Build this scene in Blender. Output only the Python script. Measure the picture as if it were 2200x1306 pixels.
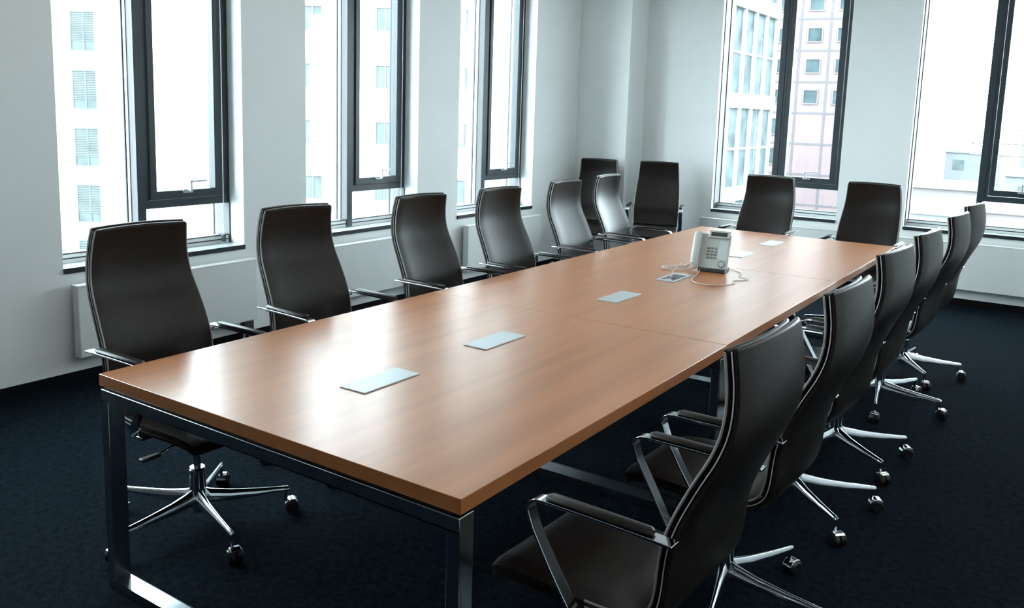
import bpy, bmesh, math, random
from mathutils import Vector, Matrix
PI = math.pi
random.seed(7)
C = bpy.context.scene.collection
S = bpy.context.scene
for o in list(bpy.data.objects): bpy.data.objects.remove(o)

# ------------------------------------------------------------------ camera
CAM = Vector((2.58185, -1.47403, 1.61827)); YAW, PITCH, ROLL, FPX = 0.59277, 0.14696, 0.03061, 1843.66
fw = Vector((-math.sin(YAW)*math.cos(PITCH), math.cos(YAW)*math.cos(PITCH), -math.sin(PITCH)))
rt = fw.cross(Vector((0, 0, 1))).normalized(); up = rt.cross(fw)
r2 = rt*math.cos(ROLL)+up*math.sin(ROLL); u2 = -rt*math.sin(ROLL)+up*math.cos(ROLL)
cd = bpy.data.cameras.new('camera'); cam = bpy.data.objects.new('camera', cd); C.objects.link(cam)
M = Matrix((r2, u2, -fw)).transposed().to_4x4(); M.translation = CAM; cam.matrix_world = M
cd.sensor_fit = 'HORIZONTAL'; cd.sensor_width = 36; cd.lens = FPX/2200*36
cd.shift_y = -142.47/2200; cd.clip_start = 0.05; cd.clip_end = 600
S.camera = cam
# ------------------------------------------------------------------ sky and light
w = bpy.data.worlds.new('world'); S.world = w; w.use_nodes = True
nt = w.node_tree; bg = nt.nodes['Background']
bg.inputs[0].default_value = (0.80, 0.94, 1.0, 1); bg.inputs[1].default_value = 16.0
S.view_settings.view_transform = 'Standard'; S.view_settings.look = 'None'
S.view_settings.exposure = 0.42; S.view_settings.gamma = 1.0; S.view_settings.use_curve_mapping = False

XW, YF, SILL, TOP, CEIL = -2.136, 7.12, 0.665, 3.0, 3.25
XR, YB = 3.55, -2.9
LEFT_Y = [-0.75, 1.04, 2.835, 4.625]; WW = 1.24
FAR_X = [-0.70, 1.165]; FWW = 1.26

# ------------------------------------------------------------------ materials
def mat(name, col, rough=.5, metal=0, spec=.5, noise=None, bump=None, coat=0, coat_rough=.1):
    m = bpy.data.materials.new(name); m.use_nodes = True; nt = m.node_tree; b = nt.nodes['Principled BSDF']
    b.inputs['Base Color'].default_value = (*col, 1); b.inputs['Roughness'].default_value = rough
    b.inputs['Metallic'].default_value = metal; b.inputs['Specular IOR Level'].default_value = spec
    b.inputs['Coat Weight'].default_value = coat; b.inputs['Coat Roughness'].default_value = coat_rough
    tc = nt.nodes.new('ShaderNodeTexCoord')
    if noise:                                   # (scale, amount): slight mottling of the base colour
        n = nt.nodes.new('ShaderNodeTexNoise'); n.inputs['Scale'].default_value = noise[0]; n.inputs['Detail'].default_value = 4
        nt.links.new(tc.outputs['Object'], n.inputs['Vector'])
        r = nt.nodes.new('ShaderNodeValToRGB'); a = noise[1]
        r.color_ramp.elements[0].position = .3; r.color_ramp.elements[1].position = .7
        r.color_ramp.elements[0].color = (*[c*(1-a) for c in col], 1); r.color_ramp.elements[1].color = (*[min(1, c*(1+a)) for c in col], 1)
        nt.links.new(n.outputs['Fac'], r.inputs[0]); nt.links.new(r.outputs[0], b.inputs['Base Color'])
    if bump:                                    # (scale, strength, distance)
        n = nt.nodes.new('ShaderNodeTexNoise'); n.inputs['Scale'].default_value = bump[0]; n.inputs['Detail'].default_value = 3
        nt.links.new(tc.outputs['Object'], n.inputs['Vector'])
        bp = nt.nodes.new('ShaderNodeBump'); bp.inputs['Strength'].default_value = bump[1]; bp.inputs['Distance'].default_value = bump[2]
        nt.links.new(n.outputs['Fac'], bp.inputs['Height']); nt.links.new(bp.outputs[0], b.inputs['Normal'])
    return m

M_WALL = mat('white_plaster', (.74, .775, .775), .85, noise=(3, .015), bump=(90, .12, .002))
M_DARKWALL = mat('dark_grey_wall_panel', (.11, .115, .12), .7, noise=(3, .05))
M_CEIL = mat('ceiling_white', (.80, .82, .82), .9, noise=(2, .01))
M_SKIRT = mat('black_skirting', (.003, .0035, .0045), .8, spec=.1, noise=(20, .2))
M_FRAME = mat('dark_window_metal', (.018, .030, .037), .38, spec=.5, noise=(6, .15))
M_ALU = mat('satin_aluminium', (.50, .53, .56), .35, metal=.6, noise=(8, .05))
M_FIN = mat('pale_mullion_side', (.11, .113, .118), .5, spec=.2, noise=(8, .05))
M_JAMB_SHADE = mat('shaded_jamb_metal', (.030, .031, .031), .5, noise=(8, .1))  # jamb lining in a darker copy, its shade put into the colour
M_GASKET = mat('dark_gasket', (.03, .035, .04), .5, noise=(8, .1))
M_SILL = mat('polished_sill', (.42, .47, .49), .12, spec=.7, noise=(40, .05))
M_SILLE = mat('dark_sill_edge', (.015, .02, .022), .35, noise=(30, .2))
M_CHROME = mat('polished_chrome', (.72, .76, .80), .10, metal=1, noise=(3, .02))
M_STEEL = mat('brushed_steel', (.42, .47, .50), .22, metal=1, noise=(12, .10))
M_LEATHER = mat('dark_leather', (.0110, .0088, .0078), .36, spec=.20, noise=(60, .2), bump=(260, .18, .0012))
M_PIPING = mat('pale_piping', (.45, .47, .48), .4, noise=(20, .05))
M_PIPING2 = mat('grey_leather_edge', (.24, .24, .235), .5, noise=(20, .05))
M_BLACKP = mat('black_plastic', (.008, .008, .009), .4, noise=(20, .2))
M_RAD = mat('radiator_enamel', (.66, .69, .68), .45, noise=(4, .02))
M_PLATE = mat('satin_plate', (.38, .43, .45), .35, metal=.15, noise=(30, .03))
M_SOCKET = mat('socket_dark', (.05, .055, .06), .5, noise=(30, .2))
M_PHONE = mat('phone_grey_white', (.44, .49, .475), .35, noise=(20, .02))
M_PHONE2 = mat('phone_sheet', (.50, .56, .58), .4, noise=(20, .02))
M_PHDARK = mat('phone_dark_grey', (.035, .042, .04), .4, noise=(20, .1))
M_CORD = mat('phone_cord_white', (.62, .58, .54), .5, noise=(20, .03))
M_BLINDCORD = mat('blind_cord_white', (.75, .78, .78), .6, noise=(20, .03))

def mat_carpet():
    m = bpy.data.materials.new('navy_carpet'); m.use_nodes = True; nt = m.node_tree; b = nt.nodes['Principled BSDF']
    tc = nt.nodes.new('ShaderNodeTexCoord'); n = nt.nodes.new('ShaderNodeTexNoise'); n.inputs['Scale'].default_value = 170; n.inputs['Detail'].default_value = 4
    n2 = nt.nodes.new('ShaderNodeTexNoise'); n2.inputs['Scale'].default_value = 35; n2.inputs['Detail'].default_value = 5
    nt.links.new(tc.outputs['Object'], n.inputs['Vector']); nt.links.new(tc.outputs['Object'], n2.inputs['Vector'])
    ad = nt.nodes.new('ShaderNodeMath'); ad.operation = 'MULTIPLY_ADD'; ad.inputs[1].default_value = .6
    nt.links.new(n.outputs['Fac'], ad.inputs[0])
    mu = nt.nodes.new('ShaderNodeMath'); mu.operation = 'MULTIPLY'; mu.inputs[1].default_value = .4
    nt.links.new(n2.outputs['Fac'], mu.inputs[0]); nt.links.new(mu.outputs[0], ad.inputs[2])
    r = nt.nodes.new('ShaderNodeValToRGB'); r.color_ramp.elements[0].position = .38; r.color_ramp.elements[1].position = .64
    r.color_ramp.elements[0].color = (.0015, .0030, .0048, 1); r.color_ramp.elements[1].color = (.0085, .0145, .0210, 1)
    nt.links.new(ad.outputs[0], r.inputs[0]); nt.links.new(r.outputs[0], b.inputs['Base Color'])
    b.inputs['Roughness'].default_value = 1.0; b.inputs['Specular IOR Level'].default_value = .02
    bp = nt.nodes.new('ShaderNodeBump'); bp.inputs['Strength'].default_value = .7; bp.inputs['Distance'].default_value = .004
    nt.links.new(ad.outputs[0], bp.inputs['Height']); nt.links.new(bp.outputs[0], b.inputs['Normal'])
    return m
M_CARPET = mat_carpet()

def mat_wood(name, stretch, dark=1.0):
    m = bpy.data.materials.new(name); m.use_nodes = True; nt = m.node_tree; b = nt.nodes['Principled BSDF']
    tc = nt.nodes.new('ShaderNodeTexCoord'); mp = nt.nodes.new('ShaderNodeMapping'); mp.inputs['Scale'].default_value = stretch
    nt.links.new(tc.outputs['Object'], mp.inputs[0])
    n = nt.nodes.new('ShaderNodeTexNoise'); n.inputs['Scale'].default_value = 1; n.inputs['Detail'].default_value = 2.5; n.inputs['Roughness'].default_value = .5
    n.inputs['Distortion'].default_value = .4
    nt.links.new(mp.outputs[0], n.inputs['Vector'])
    r = nt.nodes.new('ShaderNodeValToRGB'); cr = r.color_ramp
    cr.elements[0].position = .32; cr.elements[0].color = (.315*dark, .118*dark, .038*dark, 1)
    cr.elements[1].position = .70; cr.elements[1].color = (.400*dark, .158*dark, .054*dark, 1)
    e = cr.elements.new(.5); e.color = (.365*dark, .140*dark, .047*dark, 1)
    nt.links.new(n.outputs['Fac'], r.inputs[0]); nt.links.new(r.outputs[0], b.inputs['Base Color'])
    b.inputs['Roughness'].default_value = .28; b.inputs['Specular IOR Level'].default_value = .75
    return m
M_WOOD = mat_wood('cherry_veneer', (16, .9, 14))

def mat_glass():
    m = bpy.data.materials.new('window_glass'); m.use_nodes = True; nt = m.node_tree
    for n in list(nt.nodes): nt.nodes.remove(n)
    out = nt.nodes.new('ShaderNodeOutputMaterial'); mx = nt.nodes.new('ShaderNodeMixShader'); tr = nt.nodes.new('ShaderNodeBsdfTransparent')
    gl = nt.nodes.new('ShaderNodeBsdfGlossy'); gl.inputs['Roughness'].default_value = .02; fr = nt.nodes.new('ShaderNodeFresnel'); fr.inputs['IOR'].default_value = 1.35
    tr.inputs[0].default_value = (.97, .99, .99, 1)
    ge = nt.nodes.new('ShaderNodeNewGeometry'); iv = nt.nodes.new('ShaderNodeMath'); iv.operation = 'SUBTRACT'; iv.inputs[0].default_value = 1
    mu = nt.nodes.new('ShaderNodeMath'); mu.operation = 'MULTIPLY'
    nt.links.new(ge.outputs['Backfacing'], iv.inputs[1]); nt.links.new(fr.outputs[0], mu.inputs[0]); nt.links.new(iv.outputs[0], mu.inputs[1])   # the far face of a pane adds no second reflection
    nt.links.new(mu.outputs[0], mx.inputs[0]); nt.links.new(tr.outputs[0], mx.inputs[1]); nt.links.new(gl.outputs[0], mx.inputs[2]); nt.links.new(mx.outputs[0], out.inputs[0])
    return m
M_GLASS = mat_glass()

def mat_tiles(name, col, joint, bw, bh, ms):
    m = bpy.data.materials.new(name); m.use_nodes = True; nt = m.node_tree; b = nt.nodes['Principled BSDF']
    tc = nt.nodes.new('ShaderNodeTexCoord'); sp = nt.nodes.new('ShaderNodeSeparateXYZ'); cb = nt.nodes.new('ShaderNodeCombineXYZ')
    nt.links.new(tc.outputs['Object'], sp.inputs[0]); nt.links.new(sp.outputs[0], cb.inputs[0]); nt.links.new(sp.outputs[2], cb.inputs[1])
    br = nt.nodes.new('ShaderNodeTexBrick'); br.offset = 0; br.inputs['Scale'].default_value = 1; br.inputs['Brick Width'].default_value = bw; br.inputs['Row Height'].default_value = bh
    br.inputs['Mortar Size'].default_value = ms; br.inputs['Color1'].default_value = (*col, 1); br.inputs['Color2'].default_value = (*[c*.94 for c in col], 1); br.inputs['Mortar'].default_value = (*joint, 1)
    nt.links.new(cb.outputs[0], br.inputs['Vector']); nt.links.new(br.outputs['Color'], b.inputs['Base Color']); b.inputs['Roughness'].default_value = .7
    return m

# ------------------------------------------------------------------ mesh helpers
class MB:
    def __init__(s): s.bm = bmesh.new()
    def box(s, a, b):
        x0, y0, z0 = a; x1, y1, z1 = b
        v = [s.bm.verts.new(p) for p in ((x0,y0,z0),(x1,y0,z0),(x1,y1,z0),(x0,y1,z0),(x0,y0,z1),(x1,y0,z1),(x1,y1,z1),(x0,y1,z1))]
        for f in ((0,3,2,1),(4,5,6,7),(0,1,5,4),(1,2,6,5),(2,3,7,6),(3,0,4,7)): s.bm.faces.new([v[i] for i in f])
        return s
    def loft(s, rings, cap=True, closed=False):
        R = [[s.bm.verts.new(p) for p in r] for r in rings]; n = len(R[0])
        m = len(R)
        for i in range(m if closed else m-1):
            a, b = R[i], R[(i+1) % m]
            for j in range(n): s.bm.faces.new((a[j], a[(j+1)%n], b[(j+1)%n], b[j]))
        if cap and not closed:
            s.bm.faces.new(R[0][::-1]); s.bm.faces.new(R[-1])
        return s
    def tube(s, pts, r, n=10, cap=True):
        pts = [Vector(p) for p in pts]; rings = []; up = None
        for i, p in enumerate(pts):
            t = (pts[min(i+1, len(pts)-1)]-pts[max(i-1, 0)]).normalized()
            if up is None: up = Vector((0, 0, 1)) if abs(t.z) < .9 else Vector((1, 0, 0))
            a = t.cross(up).normalized(); b = a.cross(t).normalized(); up = b
            rr = r[i] if isinstance(r, (list, tuple)) else r
            rings.append([p+a*rr*math.cos(2*PI*k/n)+b*rr*math.sin(2*PI*k/n) for k in range(n)])
        return s.loft(rings, cap)
    def lathe(s, prof, n=24, cx=0, cy=0):
        return s.loft([[Vector((cx+r*math.cos(2*PI*k/n), cy+r*math.sin(2*PI*k/n), z)) for k in range(n)] for r, z in prof])
    def disc_x(s, prof, c, n=20, axis='y'):      # lathe about a horizontal axis; prof = (radius, offset)
        rings = []
        for r, o in prof:
            ring = []
            for k in range(n):
                a = 2*PI*k/n
                if axis == 'y': ring.append(Vector((c[0]+r*math.cos(a), c[1]+o, c[2]+r*math.sin(a))))
                else: ring.append(Vector((c[0]+o, c[1]+r*math.cos(a), c[2]+r*math.sin(a))))
            rings.append(ring)
        return s.loft(rings)
    def build(s, name, m, parent=None, bevel=0, seg=2, smooth=True, angle=35, mods=None):
        bmesh.ops.recalc_face_normals(s.bm, faces=s.bm.faces)
        me = bpy.data.meshes.new(name); s.bm.to_mesh(me); s.bm.free()
        o = bpy.data.objects.new(name, me); C.objects.link(o); me.materials.append(m)
        if smooth:
            for p in me.polygons: p.use_smooth = True
            me.set_sharp_from_angle(angle=math.radians(angle))
        if parent: o.parent = parent
        if bevel:
            b = o.modifiers.new('bevel', 'BEVEL'); b.width = bevel; b.segments = seg; b.limit_method = 'ANGLE'; b.angle_limit = math.radians(40); b.harden_normals = False
        return o
def empty(name, loc=(0, 0, 0), rz=0, parent=None):
    o = bpy.data.objects.new(name, None); C.objects.link(o); o.location = loc; o.rotation_euler = (0, 0, rz); o.empty_display_size = .1
    if parent: o.parent = parent
    return o
def tag(o, label, cat, group=None):
    o['label'] = label; o['category'] = cat
    if group: o['group'] = group
    return o
def struct(o, label=None):
    o['kind'] = 'structure'
    if label: o['label'] = label
    return o

# ------------------------------------------------------------------ room shell
WT = .30
struct(MB().box((XW-WT, YB-.2, -.2), (XR+.2, YF+WT, 0)).build('floor', M_CARPET, smooth=False), 'dark navy carpet floor')
struct(MB().box((XW-WT, YB-.2, CEIL), (XR+.2, YF+WT, CEIL+.2)).build('ceiling', M_CEIL, smooth=False), 'white ceiling above the frame')
m = MB()
edges = [YB-.2]
for y0 in LEFT_Y: edges += [y0, y0+WW]
edges.append(YF)
for i in range(0, len(edges), 2): m.box((XW-WT, edges[i], 0), (XW, edges[i+1], CEIL))
for y0 in LEFT_Y:
    m.box((XW-WT, y0, 0), (XW, y0+WW, SILL-.03)); m.box((XW-WT, y0, TOP), (XW, y0+WW, CEIL))
struct(m.build('wall_left', M_WALL, smooth=False), 'white plaster wall with three tall windows')
m = MB()
edges = [XW-WT]
for x0 in FAR_X: edges += [x0, x0+FWW]
edges.append(XR+.2)
for i in range(0, len(edges), 2): m.box((edges[i], YF, 0), (edges[i+1], YF+WT, CEIL))
for x0 in FAR_X:
    m.box((x0, YF, 0), (x0+FWW, YF+WT, SILL-.03)); m.box((x0, YF, TOP), (x0+FWW, YF+WT, CEIL))
struct(m.build('wall_far', M_WALL, smooth=False), 'white plaster far wall with two tall windows')
struct(MB().box((XR, YB-.2, 0), (XR+.2, YF, CEIL)).build('wall_right', M_WALL, smooth=False))
struct(MB().box((XW, YB-.2, 0), (XR, YB, CEIL)).build('wall_back', M_DARKWALL, smooth=False))
PX, PY = -1.53, 6.72
struct(MB().box((XW, PY, 0), (PX, YF, CEIL)).build('wall_corner', M_WALL, smooth=False), 'white boxed column in the far corner')
sk = .06
struct(MB().box((XW, YB, 0), (XW+.012, PY, sk)).build('baseboard_left', M_SKIRT, smooth=False), 'black skirting along the left wall')
struct(MB().box((PX, YF-.012, 0), (XR, YF, sk)).build('baseboard_far', M_SKIRT, smooth=False), 'black skirting along the far wall')
struct(MB().box((XW+.012, PY-.012, 0), (PX+.012, PY, sk)).box((PX, PY, 0), (PX+.012, YF-.012, sk)).build('baseboard_corner', M_SKIRT, smooth=False), 'black skirting round the corner column')

# fill panels added at the ceiling, out of view, to brighten the room
FILLS = []
for nm, st in (('fill_glow_dimmed', 2.0), ('fill_glow', 6.0)):
    M_FILL = bpy.data.materials.new(nm); M_FILL.use_nodes = True; FILLS.append(M_FILL)
    _b = M_FILL.node_tree.nodes['Principled BSDF']; _b.inputs['Emission Color'].default_value = (1.0, .98, .94, 1); _b.inputs['Emission Strength'].default_value = st
for lx, where, M_FILL in ((-.9, 'on the window side', FILLS[0]), (3.15, 'on the side of the right chairs', FILLS[1])):
    for k, ly in enumerate((-1.2, .9, 3.2, 5.5)):
        cl = empty('fill_panel', (lx, ly, CEIL)); tag(cl, 'added fill panel at the ceiling %s, %s' % (where, ['nearest the back wall', 'second from the back wall', 'second from the window wall', 'nearest the far window wall'][k]), 'ceiling light', 'added fill panels')
        MB().box((-.32, -.62, -.05), (.32, .62, 0)).build('fill_housing', M_CEIL, cl, bevel=.004)
        MB().box((-.29, -.59, -.054), (.29, .59, -.0505)).build('fill_emitter', M_FILL, cl, smooth=False)

# ------------------------------------------------------------------ windows; local u = along wall, y = outward, z up
def window(name, loc, rz, W, label, cord=True, jamb=None):
    H = TOP-SILL
    r = empty(name, loc, rz); struct(r, label)
    s = W/1.24
    # sill slab: dark polished stone with a slightly proud front edge
    si = MB().box((.001, -.004, -.028), (W-.001, .298, 0)).build('window_sill', M_SILL, r)
    MB().box((.0, -.014, -.030), (W, -.004, .001)).build('sill_edge', M_SILLE, si, bevel=.002)
    a, b = .556*s, .612*s                       # mullion
    mu = MB().box((a, .14, 0), (b, .152, H)).build('mullion', M_FRAME, r, bevel=.002)
    MB().box((a+.001, .152, 0), (b-.001, .207, H)).build('mullion_fin', M_FIN, mu)
    # fixed casing round the opening light
    zb, zs = .275, .325
    cs = MB(); cs.box((b, .145, zb), (W, .205, zs)); cs.box((b, .145, H-.05), (W, .205, H)); cs.box((b, .145, zs), (b+.026, .205, H-.05)); cs.box((W-.062, .145, zs), (W, .205, H-.05))
    cs.build('casement_frame', M_FRAME, r, bevel=.0015)
    # opening sash
    g0, g1, gz0, gz1 = .685*s, 1.118*s, .382, H-.11
    u0, u1, z0, z1 = b+.03, W-.067, zs+.004, H-.055
    sh = MB(); sh.box((u0, .133, z0), (u1, .20, gz0)); sh.box((u0, .133, gz1), (u1, .20, z1)); sh.box((u0, .133, gz0), (g0, .20, gz1)); sh.box((g1, .133, gz0), (u1, .20, gz1))
    so = sh.build('sash', M_FRAME, r, bevel=.002)
    MB().box((g0, .168, gz0), (g1, .174, gz1)).build('pane', M_GLASS, so, smooth=False)
    # handle : rose plate, neck, lever
    hu = (g0+g1)/2
    hm = MB(); hm.box((hu-.035, .120, gz0-.018), (hu+.035, .134, gz0+.006)); hm.box((hu-.007, .095, gz0-.008), (hu+.007, .121, gz0+.004))
    hm.box((hu-.007, .083, gz0-.008), (hu+.007, .097, gz0+.062)); hm.box((hu-.007, .083, gz0+.052), (hu+.115, .097, gz0+.064))
    hm.build('window_handle', M_ALU, so, bevel=.002)
    # thin bottom track with dark gasket lines, aluminium jamb linings outside
    t = MB(); t.box((0, .15, 0), (a, .20, .052)); t.box((b, .15, 0), (W, .20, .052)); t.build('bottom_track', M_RAD, r, bevel=.001)
    g = MB()
    for (p, q) in ((0, a), (b, W)):
        g.box((p, .148, .022), (q, .2, .030)); g.box((p, .147, .051), (q, .2, .059))
    g.build('gasket', M_GASKET, r, smooth=False)
    MB().box((.008, .205, .058), (a, .211, H)).build('pane', M_GLASS, r, smooth=False)
    MB().box((b, .205, .058), (W-.007, .211, zb)).build('pane', M_GLASS, r, smooth=False)
    w0 = .15 if cord else .063
    MB().box((0, w0, .0), (.006, .30, H)).build('jamb_lining', jamb or M_FIN, r, bevel=.001)
    j = MB(); j.box((W-.006, .205, 0), (W, .28, H)); j.box((W-.006, .15, .052), (W, .205, zb)); j.build('jamb_lining', M_FIN, r, bevel=.001)
    MB().box((.006, .22, -.005), (W-.006, .298, .012)).build('outer_cill', M_ALU, r, bevel=.001)
    k = MB()
    k.box((0, w0-.008, 0), (.009, w0, H)); k.box((.006, .20, .05), (.013, .214, H))
    k.box((a-.003, .207, .05), (b-.02, .217, H)); k.box((a-.003, .252, 0), (a+.008, .266, H))
    k.box((W-.012, .304, 0), (W-.001, .318, H)); k.box((W-.010, .140, 0), (W, .147, zb))
    k.build('edge_seal', M_GASKET, r, smooth=False)
    if cord:
        cu = W-.075
        c = MB().tube([(cu, .118, H-.02), (cu+.004, .118, H*.6), (cu+.002, .118, .3), (cu, .118, .06)], .0030, 6).build('blind_cord', M_BLINDCORD, r)
        MB().box((cu-.012, .106, .015), (cu+.012, .13, .065)).build('cord_weight', M_GASKET, c, bevel=.003)
    return r
n = 1
for y0 in LEFT_Y[1:]:
    window('window_%d' % n, (XW, y0, SILL), PI/2, WW, ['tall dark-framed window behind the nearest left chair', 'middle tall dark-framed window of the left wall', 'tall dark-framed window of the left wall nearest the corner'][n-1]); n += 1
for i, x0 in enumerate(FAR_X[:2]):
    window('window_%d' % n, (x0, YF, SILL), 0, FWW, ['dark-framed far window showing the pink stone building', 'dark-framed far window at the right edge of the photo'][i], cord=False, jamb=M_JAMB_SHADE if i == 0 else None); n += 1
window('window_6', (XW, LEFT_Y[0], SILL), PI/2, WW, None)

# ------------------------------------------------------------------ radiators; local u along wall, y = into the room negative
def radiator(loc, rz, W, label, valve=True):
    r = empty('radiator', loc, rz); tag(r, label, 'radiator', 'flat white panel radiators under the windows')
    b = MB().box((0, -.095, .155), (W, -.035, .57)); b.build('radiator_panel', M_RAD, r, bevel=.006, seg=3)
    t = MB().box((-.004, -.098, .566), (W+.004, -.030, .576)); t.build('top_cover', M_RAD, r, bevel=.002)
    for u in (.12, W-.12): MB().box((u-.02, -.036, .2), (u+.02, -.001, .52)).build('wall_bracket', M_RAD, r, bevel=.002)
    if valve:
        v = MB().box((W-.10, -.085, .085), (W-.02, -.035, .155)).build('valve', M_PHDARK, r, bevel=.006)
        MB().tube([(W-.085, -.06, .09), (W-.085, -.06, 0)], .008, 10).build('pipe', M_ALU, v)
        MB().tube([(W-.035, -.06, .09), (W-.035, -.06, 0)], .008, 10).build('pipe', M_ALU, v)
    return r
for y0, l in ((1.065, 'white flat panel radiator behind the nearest left chair'), (2.86, 'white flat panel radiator between second and third left chairs'), (4.68, 'white flat panel radiator of the left wall nearest the corner')):
    radiator((XW, y0, 0), PI/2, 1.24, l)
radiator((-.78, YF, 0), 0, 1.38, 'white flat panel radiator under the window with the pink building', False)
radiator((1.10, YF, 0), 0, 1.42, 'white flat panel radiator at the right, behind the farthest right chair', False)

# ------------------------------------------------------------------ conference table
TW, TL, TZ = 1.4714, 1.6966, .74
tb = empty('conference_table', (0, 0, 0)); tag(tb, 'long cherry-veneered meeting table on chrome loop legs', 'table')
for i in range(3):
    y0, y1 = i*TL+(.0012 if i else 0), (i+1)*TL-(.0012 if i < 2 else 0)
    MB().box((0, y0, .701), (TW, y1, TZ)).build('tabletop', M_WOOD, tb, bevel=.0015)
    MB().box((.03, y0+.012, .690), (TW-.03, y1-.012, .701)).build('spacer', M_BLACKP, tb)
def loop_leg(y0, y1):
    x0, x1, z1, t = .006, 1.466, .690, .036
    m = MB()
    m.box((x0, y0, t), (x0+t, y1, z1-t)); m.box((x1-t, y0, t), (x1, y1, z1-t)); m.box((x0, y0, z1-t), (x1, y1, z1)); m.box((x0, y0, .001), (x1, y1, t))
    bmesh.ops.remove_doubles(m.bm, verts=m.bm.verts, dist=1e-5)
    m.build('loop_leg', M_STEEL, tb, bevel=.002)
loop_leg(.002, .060)
for k in (1, 2): loop_leg(k*TL-.045, k*TL+.045)
loop_leg(3*TL-.060, 3*TL-.002)
for k in range(3):
    a, b = k*TL+(.06 if k == 0 else .045), (k+1)*TL-(.06 if k == 2 else .045)
    for x in (.20, TW-.24): MB().box((x, a, .640), (x+.04, b, .689)).build('long_rail', M_BLACKP, tb)
PXc = .7425
for k, y0 in enumerate((.39, 1.028, 2.07, 2.725, 3.785, 4.43)):
    x0, x1, y1 = .690, .797, y0+.262
    if k != 3:
        p = MB().box((x0, y0, TZ-.004), (x1, y1, TZ+.004)).build('cable_port_lid', M_PLATE, tb, bevel=.0015)
        MB().box((x0+.012, y0+.008, TZ+.004), (x1-.012, y0+.011, TZ+.0045)).build('lid_seam', M_ALU, p, smooth=False)
    else:
        m = MB(); f = .016
        m.box((x0, y0, TZ-.004), (x1, y0+f*2.4, TZ+.004)); m.box((x0, y1-f*2.4, TZ-.004), (x1, y1, TZ+.004)); m.box((x0, y0+f*2.4, TZ-.004), (x0+f, y1-f*2.4, TZ+.004)); m.box((x1-f, y0+f*2.4, TZ-.004), (x1, y1-f*2.4, TZ+.004))
        p = m.build('cable_port_frame', M_PLATE, tb, bevel=.001); p['label'] = 'opened cable port with dark sockets'
        MB().box((x0+f, y0+f*2.4, TZ-.002), (x1-f, y1-f*2.4, TZ+.0012)).build('socket_tray', M_SOCKET, p)
        for q in range(3):
            yy = y0+.06+q*.05
            MB().lathe([(.001, TZ+.001), (.017, TZ+.001), (.018, TZ+.003), (.013, TZ+.003), (.011, TZ+.0015), (.001, TZ+.0015)], 18, PXc, yy).build('socket', M_PHDARK if q else M_PLATE, p)

# ------------------------------------------------------------------ chairs (local: faces +X, hub at origin)
#          z      b(front face at the side edges)  half width
BACK = [(1.128, .299, .195), (1.095, .306, .199), (1.05, .313, .203), (1.00, .315, .208), (.95, .309, .213), (.90, .292, .218), (.85, .267, .222), (.80, .243, .225), (.74, .217, .227),
        (.68, .198, .228), (.62, .190, .228), (.56, .185, .227), (.515, .174, .226), (.488, .146, .225), (.475, .095, .225), (.470, .01, .224), (.472, -.09, .221), (.472, -.17, .217), (.465, -.24, .212), (.452, -.285, .207)]
def sheet(rows, t, off, curve, inset=0, ends=(True, True)):
    """closed padded sheet lofted along rows; off = distance of its front face behind the reference face"""
    P = [Vector((-b, 0, z)) for z, b, hw in rows]; N = len(P); rings = []
    prof = []                                    # cross section: (u, v) u across -1..1, v through thickness 0 front .. 1 rear
    K = 14
    for i in range(K+1): prof.append((-1+2*i/K, 0))
    for i in range(1, 5): prof.append((1, i/5))
    for i in range(K, -1, -1): prof.append((-1+2*i/K, 1))
    for i in range(4, 0, -1): prof.append((-1, i/5))
    def ring(i, k, shift=0):
        a = P[max(i-1, 0)]; b = P[min(i+1, N-1)]; tg = (b-a).normalized(); nrm = Vector((tg.z, 0, -tg.x))      # rearward/downward normal
        if nrm.x > 0 and abs(nrm.x) > .3: nrm = -nrm
        if abs(nrm.x) <= .3 and nrm.z > 0: nrm = -nrm
        hw = rows[i][2]-inset; out = []
        cv = curve*max(0, min(1, (rows[i][0]-.47)/.15))
        for u, v in prof:
            e = min(1, (1-abs(u))*hw/(t*.45)); rd = math.sqrt(max(0, 1-(1-e)**2))
            th = .5+(v-.5)*(rd*.55+.45)*k
            wu = u*hw-(.0 if k == 1 else math.copysign(min(t*.3, .006), u)*abs(u))*(1-k)
            d = off+t*th+cv*(1-u*u)
            out.append(P[i]+nrm*d+Vector((0, wu, 0))+tg*shift)
        return out
    if ends[0]: rings += [ring(0, .35, -t*.30), ring(0, .8, -t*.16)]
    for i in range(N): rings.append(ring(i, 1))
    if ends[1]: rings += [ring(N-1, .8, t*.16), ring(N-1, .35, t*.30)]
    return rings
def smooth_rows(rows, n=3):
    out = []
    for i in range(len(rows)-1):
        p0, p1, p2, p3 = rows[max(i-1, 0)], rows[i], rows[i+1], rows[min(i+2, len(rows)-1)]
        for k in range(n):
            t = k/n; out.append(tuple(.5*((2*b)+(-a+c)*t+(2*a-5*b+4*c-d)*t*t+(-a+3*b-3*c+d)*t**3) for a, b, c, d in zip(p0, p1, p2, p3)))
    out.append(rows[-1]); return out
def flat_bar(path, wy, th, y):
    """bar of width wy (across y) and thickness th following path in the xz plane at lateral position y(i)"""
    rings = []; P = [Vector((p[0], 0, p[1])) for p in path]
    for i, p in enumerate(P):
        t = (P[min(i+1, len(P)-1)]-P[max(i-1, 0)]).normalized(); n = Vector((-t.z, 0, t.x))
        yy = y[i] if isinstance(y, list) else y
        rings.append([p+Vector((0, yy-wy/2, 0))-n*th/2, p+Vector((0, yy+wy/2, 0))-n*th/2, p+Vector((0, yy+wy/2, 0))+n*th/2, p+Vector((0, yy-wy/2, 0))+n*th/2])
    return rings
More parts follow.
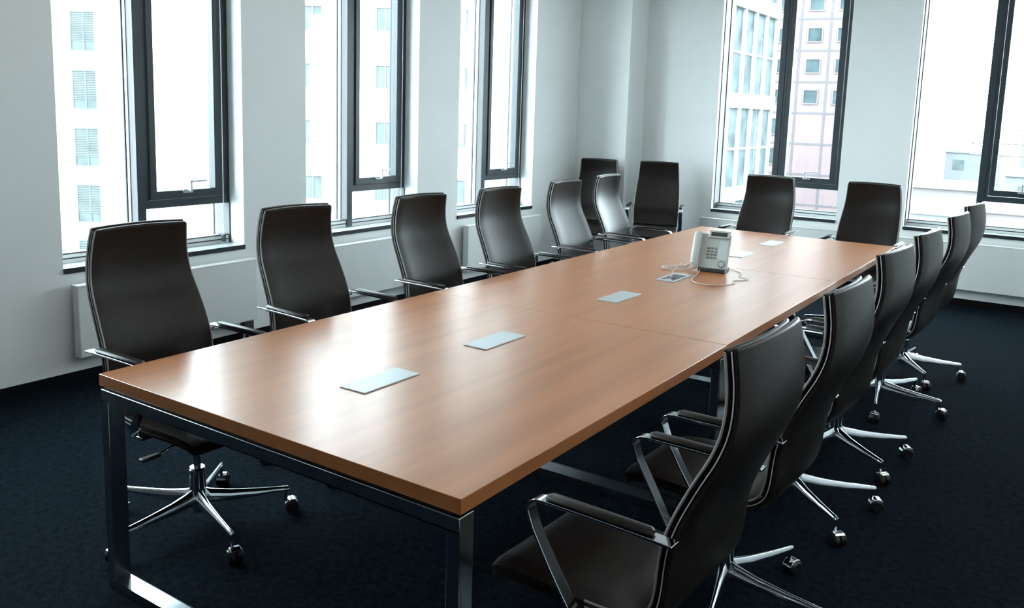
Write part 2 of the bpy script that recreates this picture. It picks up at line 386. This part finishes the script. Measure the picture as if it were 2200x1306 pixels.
def make_chair():
    root = empty('office_chair')
    rows = smooth_rows(BACK)
    nb = 3*12                                    # back part of the front pad ends in the crease
    MB().loft(sheet(rows[:nb+1], .016, 0, .020, .004, (True, True))).build('backrest', M_LEATHER, root)
    MB().loft(sheet(rows[nb+1:], .034, 0, .020, .004, (True, True))).build('seat', M_LEATHER, root)
    sh = MB().loft(sheet(rows, .022, .021, .020, 0)).build('back_shell', M_LEATHER, root)
    # piping : pale thin lines along the two edges of the shell
    for s in (-1, 1):
        pts = []
        for i, (z, b, hw) in enumerate(rows[:nb+10]):
            a = rows[max(i-1, 0)]; c = rows[i+1]; tg = Vector((-(c[1]-a[1]), 0, c[0]-a[0])).normalized(); nr = Vector((tg.z, 0, -tg.x))
            if nr.x > 0: nr = -nr
            pts.append(Vector((-b, s*(hw-.0025), z))+nr*.0215)
        MB().tube(pts, .0017, 6).build('piping', M_PIPING, sh)
        q = []
        for i, (z, b, hw) in enumerate(rows[:nb+10]):
            a = rows[max(i-1, 0)]; c = rows[i+1]; tg = Vector((-(c[1]-a[1]), 0, c[0]-a[0])).normalized(); nr = Vector((tg.z, 0, -tg.x))
            if nr.x > 0: nr = -nr
            q.append(Vector((-b, s*(hw-.0025), z))+nr*.0060)
        MB().tube(q, .0032, 8).build('edge_piping', M_PIPING2, sh)
    for s in (-1, 1):
        y = s*.262
        arc = [(.084, .706), (.104, .704), (.118, .697), (.126, .686), (.127, .673)]
        path = [(-.252, .704), (-.20, .706), (-.05, .707)]+arc+[(.111, .632), (.058, .545), (.006, .463), (-.010, .435), (-.022, .424)]
        ys = [y]*(len(path)-3)+[y*.985, y*.93, y*.80]
        path += [(-.022, .420), (-.022, .418)]; ys += [y*.5, y*.2]
        a = MB().loft(flat_bar(path[:-2], .036, .0075, ys[:-2])).build('armrest', M_CHROME, root, bevel=.0015)
        MB().box((-.045, min(s*.05, s*.225), .405), (.0, max(s*.05, s*.225), .418)).build('seat_bracket', M_CHROME, root, bevel=.002)
        pd = [(-.20, .716), (-.19, .7165), (-.05, .717), (.068, .7165), (.080, .7155)]
        rings = []
        for i, (x, z) in enumerate(pd):
            k = .55 if i in (0, len(pd)-1) else 1
            rings.append([Vector((x, y+.0185*k*math.cos(q)*1.0, z+(.0095*k if math.sin(q) > 0 else .005)*math.sin(q))) for q in [2*PI*j/16 for j in range(16)]])
        MB().loft(rings).build('arm_pad', M_LEATHER, a)
        MB().disc_x([(.001, 0), (.006, 0), (.006, s*.030), (.001, s*.030)], (-.222, s*.222, .692), 12).build('arm_bolt', M_CHROME, a)
    mm = MB(); mm.box((-.11, -.075, .375), (.09, .075, .408)); mm.box((-.06, -.05, .345), (.05, .05, .376))
    mech = mm.build('tilt_mechanism', M_BLACKP, root, bevel=.008, seg=3)
    lv = MB().tube([(.03, -.06, .378), (.05, -.16, .370), (.06, -.20, .366)], .005, 8).build('lever', M_CHROME, mech)
    MB().box((.045, -.27, .356), (.075, -.195, .370)).build('lever_paddle', M_BLACKP, mech, bevel=.006)
    MB().lathe([(.014, .20), (.014, .35), (.001, .35)][::1], 20).build('gas_lift', M_STEEL, root)
    MB().lathe([(.001, .055), (.020, .055), (.021, .09), (.030, .095), (.030, .228), (.027, .232), (.027, .236), (.016, .236), (.001, .236)], 28).build('hub', M_CHROME, root)
    star = []
    rings = []
    for x, zt, zb, wt, wb in ((.022, .152, .098, .010, .019), (.045, .142, .093, .0085, .017), (.12, .128, .088, .0065, .0145), (.22, .118, .090, .005, .012), (.31, .112, .094, .0045, .010), (.338, .110, .096, .0042, .009), (.345, .107, .099, .003, .006)):
        rings.append([Vector((x, -wb, zb)), Vector((x, wb, zb)), Vector((x, wb*.95, zb+(zt-zb)*.45)), Vector((x, wt, zt-.002)), Vector((x, wt*.4, zt)), Vector((x, -wt*.4, zt)), Vector((x, -wt, zt-.002)), Vector((x, -wb*.95, zb+(zt-zb)*.45))])
    leg = MB().loft(rings).build('base_leg', M_CHROME, root, angle=50)
    R0 = .330
    cm = MB(); cm.tube([(R0, 0, .098), (R0, 0, .050)], .007, 10)
    # hood: arched cover over the wheels
    hr = []
    for i in range(9):
        a = math.radians(15+115*i/8); c0 = Vector((R0+.022, 0, .026))
        o, q = .0335, .0295
        hr.append([c0+Vector((-math.cos(a)*q, -.020, math.sin(a)*q)), c0+Vector((-math.cos(a)*q, .020, math.sin(a)*q)), c0+Vector((-math.cos(a)*o, .018, math.sin(a)*o)), c0+Vector((-math.cos(a)*o, -.018, math.sin(a)*o))])
    cm.loft(hr)
    cas = cm.build('caster', M_CHROME, root, bevel=.001)
    wheels = []
    for s in (-1, 1):
        wheels.append(MB().disc_x([(.001, s*.004), (.024, s*.004), (.0265, s*.008), (.0265, s*.020), (.022, s*.026), (.001, s*.027)], (R0+.022, 0, .0268), 22).build('wheel', M_BLACKP, cas))
    legs = [leg]; casters = [cas]
    for k in range(1, 5):
        l = leg.copy(); C.objects.link(l); legs.append(l)
        c = cas.copy(); C.objects.link(c); casters.append(c)
        for wv in wheels:
            w2 = wv.copy(); C.objects.link(w2); w2.parent = c
    for k in range(5): legs[k]['arm_index'] = k; casters[k]['arm_index'] = k
    return root
def copy_tree(o, parent=None):
    c = o.copy(); C.objects.link(c)
    if parent: c.parent = parent
    for ch in list(KIDS.get(o.name, [])): copy_tree(ch, c)
    return c
proto = make_chair()
KIDS = {}
for o in bpy.data.objects:
    if o.parent: KIDS.setdefault(o.parent.name, []).append(o)
D = math.radians
GL, GR, GF = 'leather office chairs along the left side of the table', 'leather office chairs along the right side of the table', 'leather office chairs at the far end'
chairs = [  # x, y, facing angle, world phase of the star base, label, group
    (-0.135, 0.452, 0, -16, 'dark leather office chair at the near left corner of the table', GL),
    (-0.205, 1.285, -4, 20, 'dark leather office chair standing second along the left side', GL),
    (-0.172, 2.168, -2, 10, 'dark leather office chair third from the front on the left side', GL),
    (-0.14, 2.885, -3, 30, 'dark leather office chair fourth from the front on the left side', GL),
    (-0.182, 3.772, 0, 5, 'dark leather office chair fifth along the left side, before the corner wall', GL),
    (-0.26, 4.57, 2, 25, 'dark leather office chair farthest along the left side of the table', GL),
    (1.683, 0.44, 177.5, 100, 'large dark leather office chair in the right foreground seen from behind', GR),
    (1.692, 1.185, 178, -6, 'dark leather office chair directly behind the right foreground chair', GR),
    (1.664, 2.06, 176, 28, 'dark leather office chair third from the front on the right side', GR),
    (1.672, 2.752, 177.5, 32, 'dark leather office chair fourth from the front on the right side', GR),
    (1.680, 3.71, 177, -9, 'dark leather office chair fifth from the front on the right side', GR),
    (1.678, 4.465, 175, 14, 'dark leather office chair farthest along the right side, overlapping the window', GR),
    (-1.69, 6.235, -80, 50, 'dark leather chair in the corner, partly hidden by a nearer chair', GF),
    (-1.015, 6.40, -70, 14, 'dark leather chair with both arms showing, against the bare far wall', GF),
    (0.335, 5.393, -91, 10, 'dark leather chair at the table end before the pink building window', GF),
    (1.160, 5.347, -92, 50, 'dark leather chair at the table end between the two far windows', GF)]
for i, (x, y, a, ph, lab, g) in enumerate(chairs):
    c = proto if i == 0 else copy_tree(proto)
    c.location = (x, y, 0); c.rotation_euler = (0, 0, D(a)); tag(c, lab, 'chair', g)
    c['star_phase'] = ph
bpy.context.view_layer.update()
for o in list(bpy.data.objects):
    if 'arm_index' in o and o.parent:
        o.rotation_euler = (0, 0, D(o.parent['star_phase'])-o.parent.rotation_euler.z+o['arm_index']*2*PI/5)
for o in list(bpy.data.objects):
    for k in ('arm_index', 'star_phase'):
        if k in o: del o[k]

# ------------------------------------------------------------------ desk phone
ph = empty('desk_phone', (.83, 3.20, TZ), D(8)); tag(ph, 'light grey desk telephone with tilted keypad on the tabletop', 'telephone')
TL_ = D(68)                                       # face tilt from the horizontal
FACE = Matrix.Translation((0, -.035, .022)) @ Matrix.Rotation(TL_, 4, 'X')
def fpart(mb, name, m, parent=ph, bevel=.002):
    mb.bm.transform(FACE); return mb.build(name, m, parent, bevel=bevel, seg=3)
body = fpart(MB().box((-.085, 0, -.022), (.085, .205, 0)), 'phone_body', M_PHONE, bevel=.004)
MB().box((-.078, -.045, .0005), (.078, .075, .022)).build('phone_stand', M_PHDARK, ph, bevel=.004)
bm_ = MB(); bm_.loft([[Vector((x, .0, .02)), Vector((x, .065, .02)), Vector((x, .03, .15))] for x in (-.06, .06)]); bm_.build('rear_support', M_PHONE, ph, bevel=.003)
disp = fpart(MB().box((-.040, .178, 0), (.080, .222, .016)), 'display_housing', M_PHONE, bevel=.003)
fpart(MB().box((-.026, .187, .0155), (.066, .211, .0172)), 'display_screen', M_PHDARK, disp, bevel=.0005)
fpart(MB().box((.022, .055, 0), (.082, .165, .0012)), 'label_sheet', M_PHONE2, bevel=.0003)
for r_ in range(4):
    for c_ in range(3):
        m = MB(); u, v = -.032+c_*.020, .118-r_*.0185
        m.loft([[Vector((u+rr*.0075*math.cos(2*PI*k/14), v+rr*.0062*math.sin(2*PI*k/14), zz)) for k in range(14)] for rr, zz in ((1, 0), (1, .002), (.8, .0032))])
        key = fpart(m, 'key', M_PHDARK, ph, 0)
        m = MB(); m.loft([[Vector((u+rr*.0046*math.cos(2*PI*k/12), v+rr*.0036*math.sin(2*PI*k/12), zz)) for k in range(12)] for rr, zz in ((1, .0030), (.9, .0040))]); fpart(m, 'key_cap', M_PHONE, key, 0)
for v0, n_ in ((.020, 15), (.078, 15)):
    m = MB()
    for q in range(n_): m.box((v0-.001, .045+q*.0085, .0), (v0+.0012, .0475+q*.0085, .0018))
    fpart(m, 'line_key_row', M_PHDARK, ph, 0)
m = MB(); m.loft([[Vector((.052+rr*math.cos(2*PI*k/24), .028+rr*math.sin(2*PI*k/24), zz)) for k in range(24)] for rr, zz in ((.019, 0), (.019, .003), (.017, .0035))]); nv = fpart(m, 'navigation_ring', M_PHDARK, ph, 0)
m = MB(); m.loft([[Vector((.052+rr*math.cos(2*PI*k/24), .028+rr*math.sin(2*PI*k/24), zz)) for k in range(24)] for rr, zz in ((.0155, .0033), (.0155, .0042), (.006, .0055))]); fpart(m, 'navigation_button', M_PHONE, nv, 0)
# handset: long curved bar with two thick ends, resting at the left
rings = []
for i in range(25):
    t = i/24; v = -.004+.212*t; end = max(0, 1-min(t, 1-t)/.27); e2 = min(1, min(t, 1-t)/.05)
    hw = .0235*(.55+.45*math.sqrt(max(0, 1-(1-e2)**2))); th = (.016+.006*(1-end)); base = .004*(1-min(1, end*1.6))+.002
    rings.append([Vector((-.098+hw*math.cos(q)*(1.0), v, base+th/2+.5*th*(.5+.5*e2)*math.sin(q)+.008)) for q in [2*PI*j/18 for j in range(18)]])
m = MB(); m.loft(rings); hs = fpart(m, 'handset', M_PHONE, ph, 0)
fpart(MB().box((-.122, .004, -.020), (-.080, .203, .004)), 'handset_cradle', M_PHONE, ph, .005)
def world_pts(pts): # world xy on the table -> local
    inv = Matrix.Rotation(-D(8), 4, 'Z') @ Matrix.Translation((-.83, -3.20, 0))
    return [inv @ Vector((x, y, z)) for x, y, z in pts]
def catmull(P, n=8):
    P = [Vector(p) for p in P]; out = []
    for i in range(len(P)-1):
        a, b, c, d = P[max(i-1, 0)], P[i], P[i+1], P[min(i+2, len(P)-1)]
        for k in range(n):
            t = k/n; out.append(.5*((2*b)+(-a+c)*t+(2*a-5*b+4*c-d)*t*t+(-a+3*b-3*c+d)*t**3))
    out.append(P[-1]); return out
cz = .009
cc = catmull(world_pts([(.74, 3.175, .02), (.715, 3.12, cz), (.66, 3.07, cz), (.60, 3.045, cz), (.572, 3.085, cz), (.60, 3.13, cz), (.655, 3.21, cz), (.665, 3.27, .02), (.69, 3.30, .05), (.725, 3.27, .03)]), 40)
hel = []
L = 0; prev = cc[0]
for i, p in enumerate(cc):
    L += (p-prev).length; prev = p
    t = (cc[min(i+1, len(cc)-1)]-cc[max(i-1, 0)]).normalized(); a = t.cross(Vector((0, 0, 1))).normalized(); b = a.cross(t)
    hel.append(p+(a*math.cos(L*700)+b*math.sin(L*700))*.0055)
MB().tube(hel, .0024, 5).build('coiled_cord', M_CORD, ph)
m = MB().tube(catmull(world_pts([(.765, 3.17, .012), (.80, 3.05, .004), (.83, 2.90, .0035), (.88, 2.80, .0035), (.96, 2.78, .0035), (1.03, 2.83, .0035), (1.06, 2.92, .0035), (1.03, 2.98, .0035), (1.07, 3.04, .0035), (1.075, 3.10, .0035), (1.01, 3.13, .0035), (.99, 3.22, .0035), (.93, 3.30, .0035), (.88, 3.30, .01)]), 8), .0025, 6); m.build('line_cord', M_CORD, ph)
m = MB().tube(catmull(world_pts([(.745, 2.80, .006), (.742, 2.86, .05), (.74, 2.98, .065), (.745, 3.10, .05), (.76, 3.17, .012)]), 8), .0026, 6); m.build('line_cord', M_CORD, ph)

# ------------------------------------------------------------------ outside: buildings seen through the windows
M_BWHITE = mat('white_render_facade', (0.390, 0.406, 0.406), .8, noise=(.4, .03))
M_BGLASS = mat('pale_facade_glass', (.048, .064, .068), .6, spec=.05, noise=(.9, .45))
M_BWIN = mat('pale_window_glass', (0.076, 0.094, 0.094), .6, spec=.05, noise=(1.2, .2))
M_BLOUV = mat('pale_louvre', (0.101, 0.117, 0.117), .6, spec=.05, noise=(2, .1))
M_BTRIM = mat('white_facade_trim', (0.234, 0.242, 0.246), .6, noise=(1, .03))
M_PINK = mat_tiles('pink_stone_tiles', (.106, .075, .076), (.084, .066, .070), .93, .75, .022)
M_JOINT = mat('grey_facade_joint', (.050, .046, .052), .7, noise=(1, .05))
M_PWIN = mat('blue_grey_window', (0.031, 0.047, 0.051), .5, spec=.1, noise=(.7, .35))
M_PTRIM = mat('window_light_trim', (.078, .062, .064), .6, noise=(1, .05))
M_GROUND = mat('pale_pavement', (.11, .115, .115), .9, noise=(.2, .1))
struct(MB().box((-260, -120, -15.5), (260, 330, -15)).build('ground', M_GROUND, smooth=False), 'pale street level far below')

def facade(name, corner, ang, W, Z0, Z1, depth, mwall, label, wins, mw, louvre=True):
    """facade along local +x starting at corner; wins = (x centre, z centre, w, h)"""
    r = empty(name, (corner[0], corner[1], 0), ang); tag(r, label, 'building')
    MB().box((0, 0, Z0), (W, depth, Z1)).build('wall', mwall, r, smooth=False)
    for (x, z, ww, hh) in wins:
        f = MB(); t = .07
        f.box((x-ww/2, -.06, z-hh/2), (x-ww/2+t, .0, z+hh/2)); f.box((x+ww/2-t, -.06, z-hh/2), (x+ww/2, .0, z+hh/2)); f.box((x-ww/2+t, -.06, z-hh/2), (x+ww/2-t, 0, z-hh/2+t)); f.box((x-ww/2+t, -.06, z+hh/2-t), (x+ww/2-t, 0, z+hh/2)); f.box((x-.04, -.05, z-hh/2+t), (x+.04, 0, z+hh/2-t))
        fo = f.build('window', M_BLOUV if louvre else M_PTRIM, r, smooth=False)
        MB().box((x-ww/2+t, -.02, z-hh/2+t), (x+ww/2-t, 0, z+hh/2-t)).build('pane', mw, fo, smooth=False)
        if louvre and int(z*10) % 3 != 1:
            m = MB(); k = int((hh-2*t)/.09*.8)
            for q in range(k): m.box((x-ww/2+t, -.05, z+hh/2-t-.09*(q+1)), (x+ww/2-t, -.022, z+hh/2-t-.09*(q+1)+.045))
            m.build('louvre_blind', M_BLOUV, fo, smooth=False)
    return r
a34 = YAW
dx, dy = math.cos(a34), math.sin(a34)
# white block with louvred windows, seen through the nearest left window
facade('apartment_building', (-41.87-13.53*dx, 23.15-13.53*dy), a34, 16, -15, 14, 10, M_BWHITE, 'white building with a column of louvred windows, left window view',
       [(14.23-5.2*k, 5.0-2.98*j, 1.42, 2.03) for k in range(2) for j in range(-2, 7)], M_BWIN)
# second white block behind the middle and third left windows
facade('apartment_building', (-36.5, 21.3), a34, 22.3, -15, 14, 10, M_BWHITE, 'broad pale building seen through the middle and third left windows',
       [(s_, 5.6-2.62*j, .95, 1.15) for s_ in (10.15, 13.55, 16.95, 20.3) for j in range(-2, 8)], M_BWIN, False)
# glazed block with white fins, plane parallel to the left wall
gb = empty('glass_office_building', (-12, 0, 0)); tag(gb, 'glazed office block with white fins in the left half of the far window', 'building')
MB().box((-4.5, 36.2, -15), (-.08, 44.6, 16)).build('glazing', M_BGLASS, gb, smooth=False)
for z in (-6.9, -2.1, 2.42, 7.1, 11.8): MB().box((-4.6, 36.1, z-.35), (.12, 44.7, z+.35)).build('floor_slab', M_BTRIM, gb, smooth=False)
for k in range(6):
    y = 44.5-1.62*k; MB().box((-.3, y-.17, -15), (.03, y+.17, 16)).build('fin', M_BTRIM, gb, smooth=False)
for z in (-4.6, .1, 4.7, 9.4): MB().box((-.09, 36.2, z-.05), (-.03, 44.5, z+.05)).build('transom', M_BTRIM, gb, smooth=False)
# pink stone tower
wins = []
for k in range(-2, 4):
    for j in range(-2, 3): wins.append((-21.1+2.72*k, 9.72-2.95*j, 1.22, 1.22))
for j in (3, 4, 5): wins.append((-21.1-2.95, 9.72-2.95*j, 1.22, 1.5))
A7 = D(6)
pk = facade('stone_tower', (0, 0), 0, 0.01, 0, .01, .01, M_PINK, 'pink stone clad tower with square windows, right half of far window', [], M_PWIN)
for ch in list(pk.children): bpy.data.objects.remove(ch)
pk.location = (-21, 85, 0); pk.rotation_euler = (0, 0, A7)
MB().box((-14, 0, -15), (8.5, 18, 30)).build('wall', M_PINK, pk, smooth=False)
m = MB()
for j in range(-4, 8): m.box((-14, -.03, 11.25-3.0*j-.09), (8.5, .0, 11.25-3.0*j+.09))
for k in range(-4, 4): m.box((1.30+2.75*k-.10, -.035, -15), (1.30+2.75*k+.10, 0, 30))
m.build('joint_grid', M_JOINT, pk, smooth=False)
for (x, z, ww, hh) in wins:
    x += 21; f = MB(); t = .12
    f.box((x-ww/2-t, -.10, z-hh/2-t), (x-ww/2, 0, z+hh/2+t)); f.box((x+ww/2, -.10, z-hh/2-t), (x+ww/2+t, 0, z+hh/2+t)); f.box((x-ww/2, -.10, z-hh/2-t), (x+ww/2, 0, z-hh/2)); f.box((x-ww/2, -.10, z+hh/2), (x+ww/2, 0, z+hh/2+t))
    fo = f.build('window', M_PTRIM, pk, smooth=False); MB().box((x-ww/2, -.04, z-hh/2), (x+ww/2, 0, z+hh/2)).build('pane', M_PWIN, fo, smooth=False)
# low roofs and a crane beyond the right far window
M_ROOF = mat('pale_roof', (.125, .130, .130), .8, noise=(.5, .08)); M_LWALL = mat('pale_low_wall', (.115, .125, .130), .8, noise=(.5, .08)); M_LPINK = mat('pale_brick_wall', (.130, .114, .111), .8, noise=(.5, .1))
def low(x0, x1, y0, y1, zt, mw, label, rows=2):
    r = empty('low_building', (x0, y0, 0)); tag(r, label, 'building', 'low pale buildings beyond the right far window')
    MB().box((0, 0, -15), (x1-x0, y1-y0, zt)).build('wall', mw, r, smooth=False)
    MB().box((-.15, -.15, zt), (x1-x0+.15, y1-y0+.15, zt+.18)).build('roof', M_ROOF, r, smooth=False)
    nwx = max(1, int((x1-x0)/2.2))
    for k in range(nwx):
        for j in range(rows):
            x = (k+.5)*(x1-x0)/nwx; z = zt-1.2-2.6*j
            MB().box((x-.5, -.04, z-.5), (x+.5, 0, z+.5)).build('window', M_BWIN, r, smooth=False)
low(-5.6, -2.2, 40, 47, -2.35, M_LWALL, 'flat-roofed pale shed nearest below the right far window')
low(-2.0, 1.5, 46, 54, -2.6, M_LPINK, 'pinkish low block beside the flat-roofed shed')
low(-8.2, -3.5, 62, 70, -2.7, M_LPINK, 'pale pinkish low block behind the flat-roofed shed')
low(-3.0, 2.5, 74, 84, -2.2, M_LWALL, 'long pale roof in the middle distance')
low(-10, -5, 95, 104, -1.2, M_LWALL, 'distant pale block at the left of the skyline')
low(3.5, 9, 66, 76, -.4, M_LPINK, 'distant pinkish block at the right edge')
low(-4.5, -.5, 112, 120, .6, M_LWALL, 'farthest pale block on the skyline')
cr = empty('tower_crane', (.2, 58, 0)); tag(cr, 'pale lattice tower crane beyond the right far window', 'crane')
M_CRANE = mat('crane_grey', (.12, .12, .12), .6, noise=(2, .05))
def lattice(mb, p0, p1, s, n):
    p0, p1 = Vector(p0), Vector(p1); t = (p1-p0).normalized(); a = t.cross(Vector((0, 1, 0) if abs(t.y) < .9 else (1, 0, 0))).normalized(); b = t.cross(a)
    cs = [a*s+b*s, a*s-b*s, -a*s-b*s, -a*s+b*s]
    for c in cs: mb.tube([p0+c, p1+c], .05, 4)
    for k in range(n):
        q0, q1 = p0.lerp(p1, k/n), p0.lerp(p1, (k+1)/n)
        for i in range(4): mb.tube([q0+cs[i], q1+cs[(i+1) % 4]], .03, 4)
m = MB(); lattice(m, (0, 0, -15), (0, 0, 1.2), .45, 14); m.build('mast', M_CRANE, cr)
m = MB(); lattice(m, (-4, 0, .2), (9, 0, .2), .35, 14); m.build('jib', M_CRANE, cr)
m = MB().tube([(0, 0, 1.9), (-4, 0, .5)], .05, 4).tube([(0, 0, 1.9), (7, 0, .5)], .05, 4).tube([(0, 0, 1.2), (0, 0, 2.0)], .1, 4); m.build('stay', M_CRANE, cr)
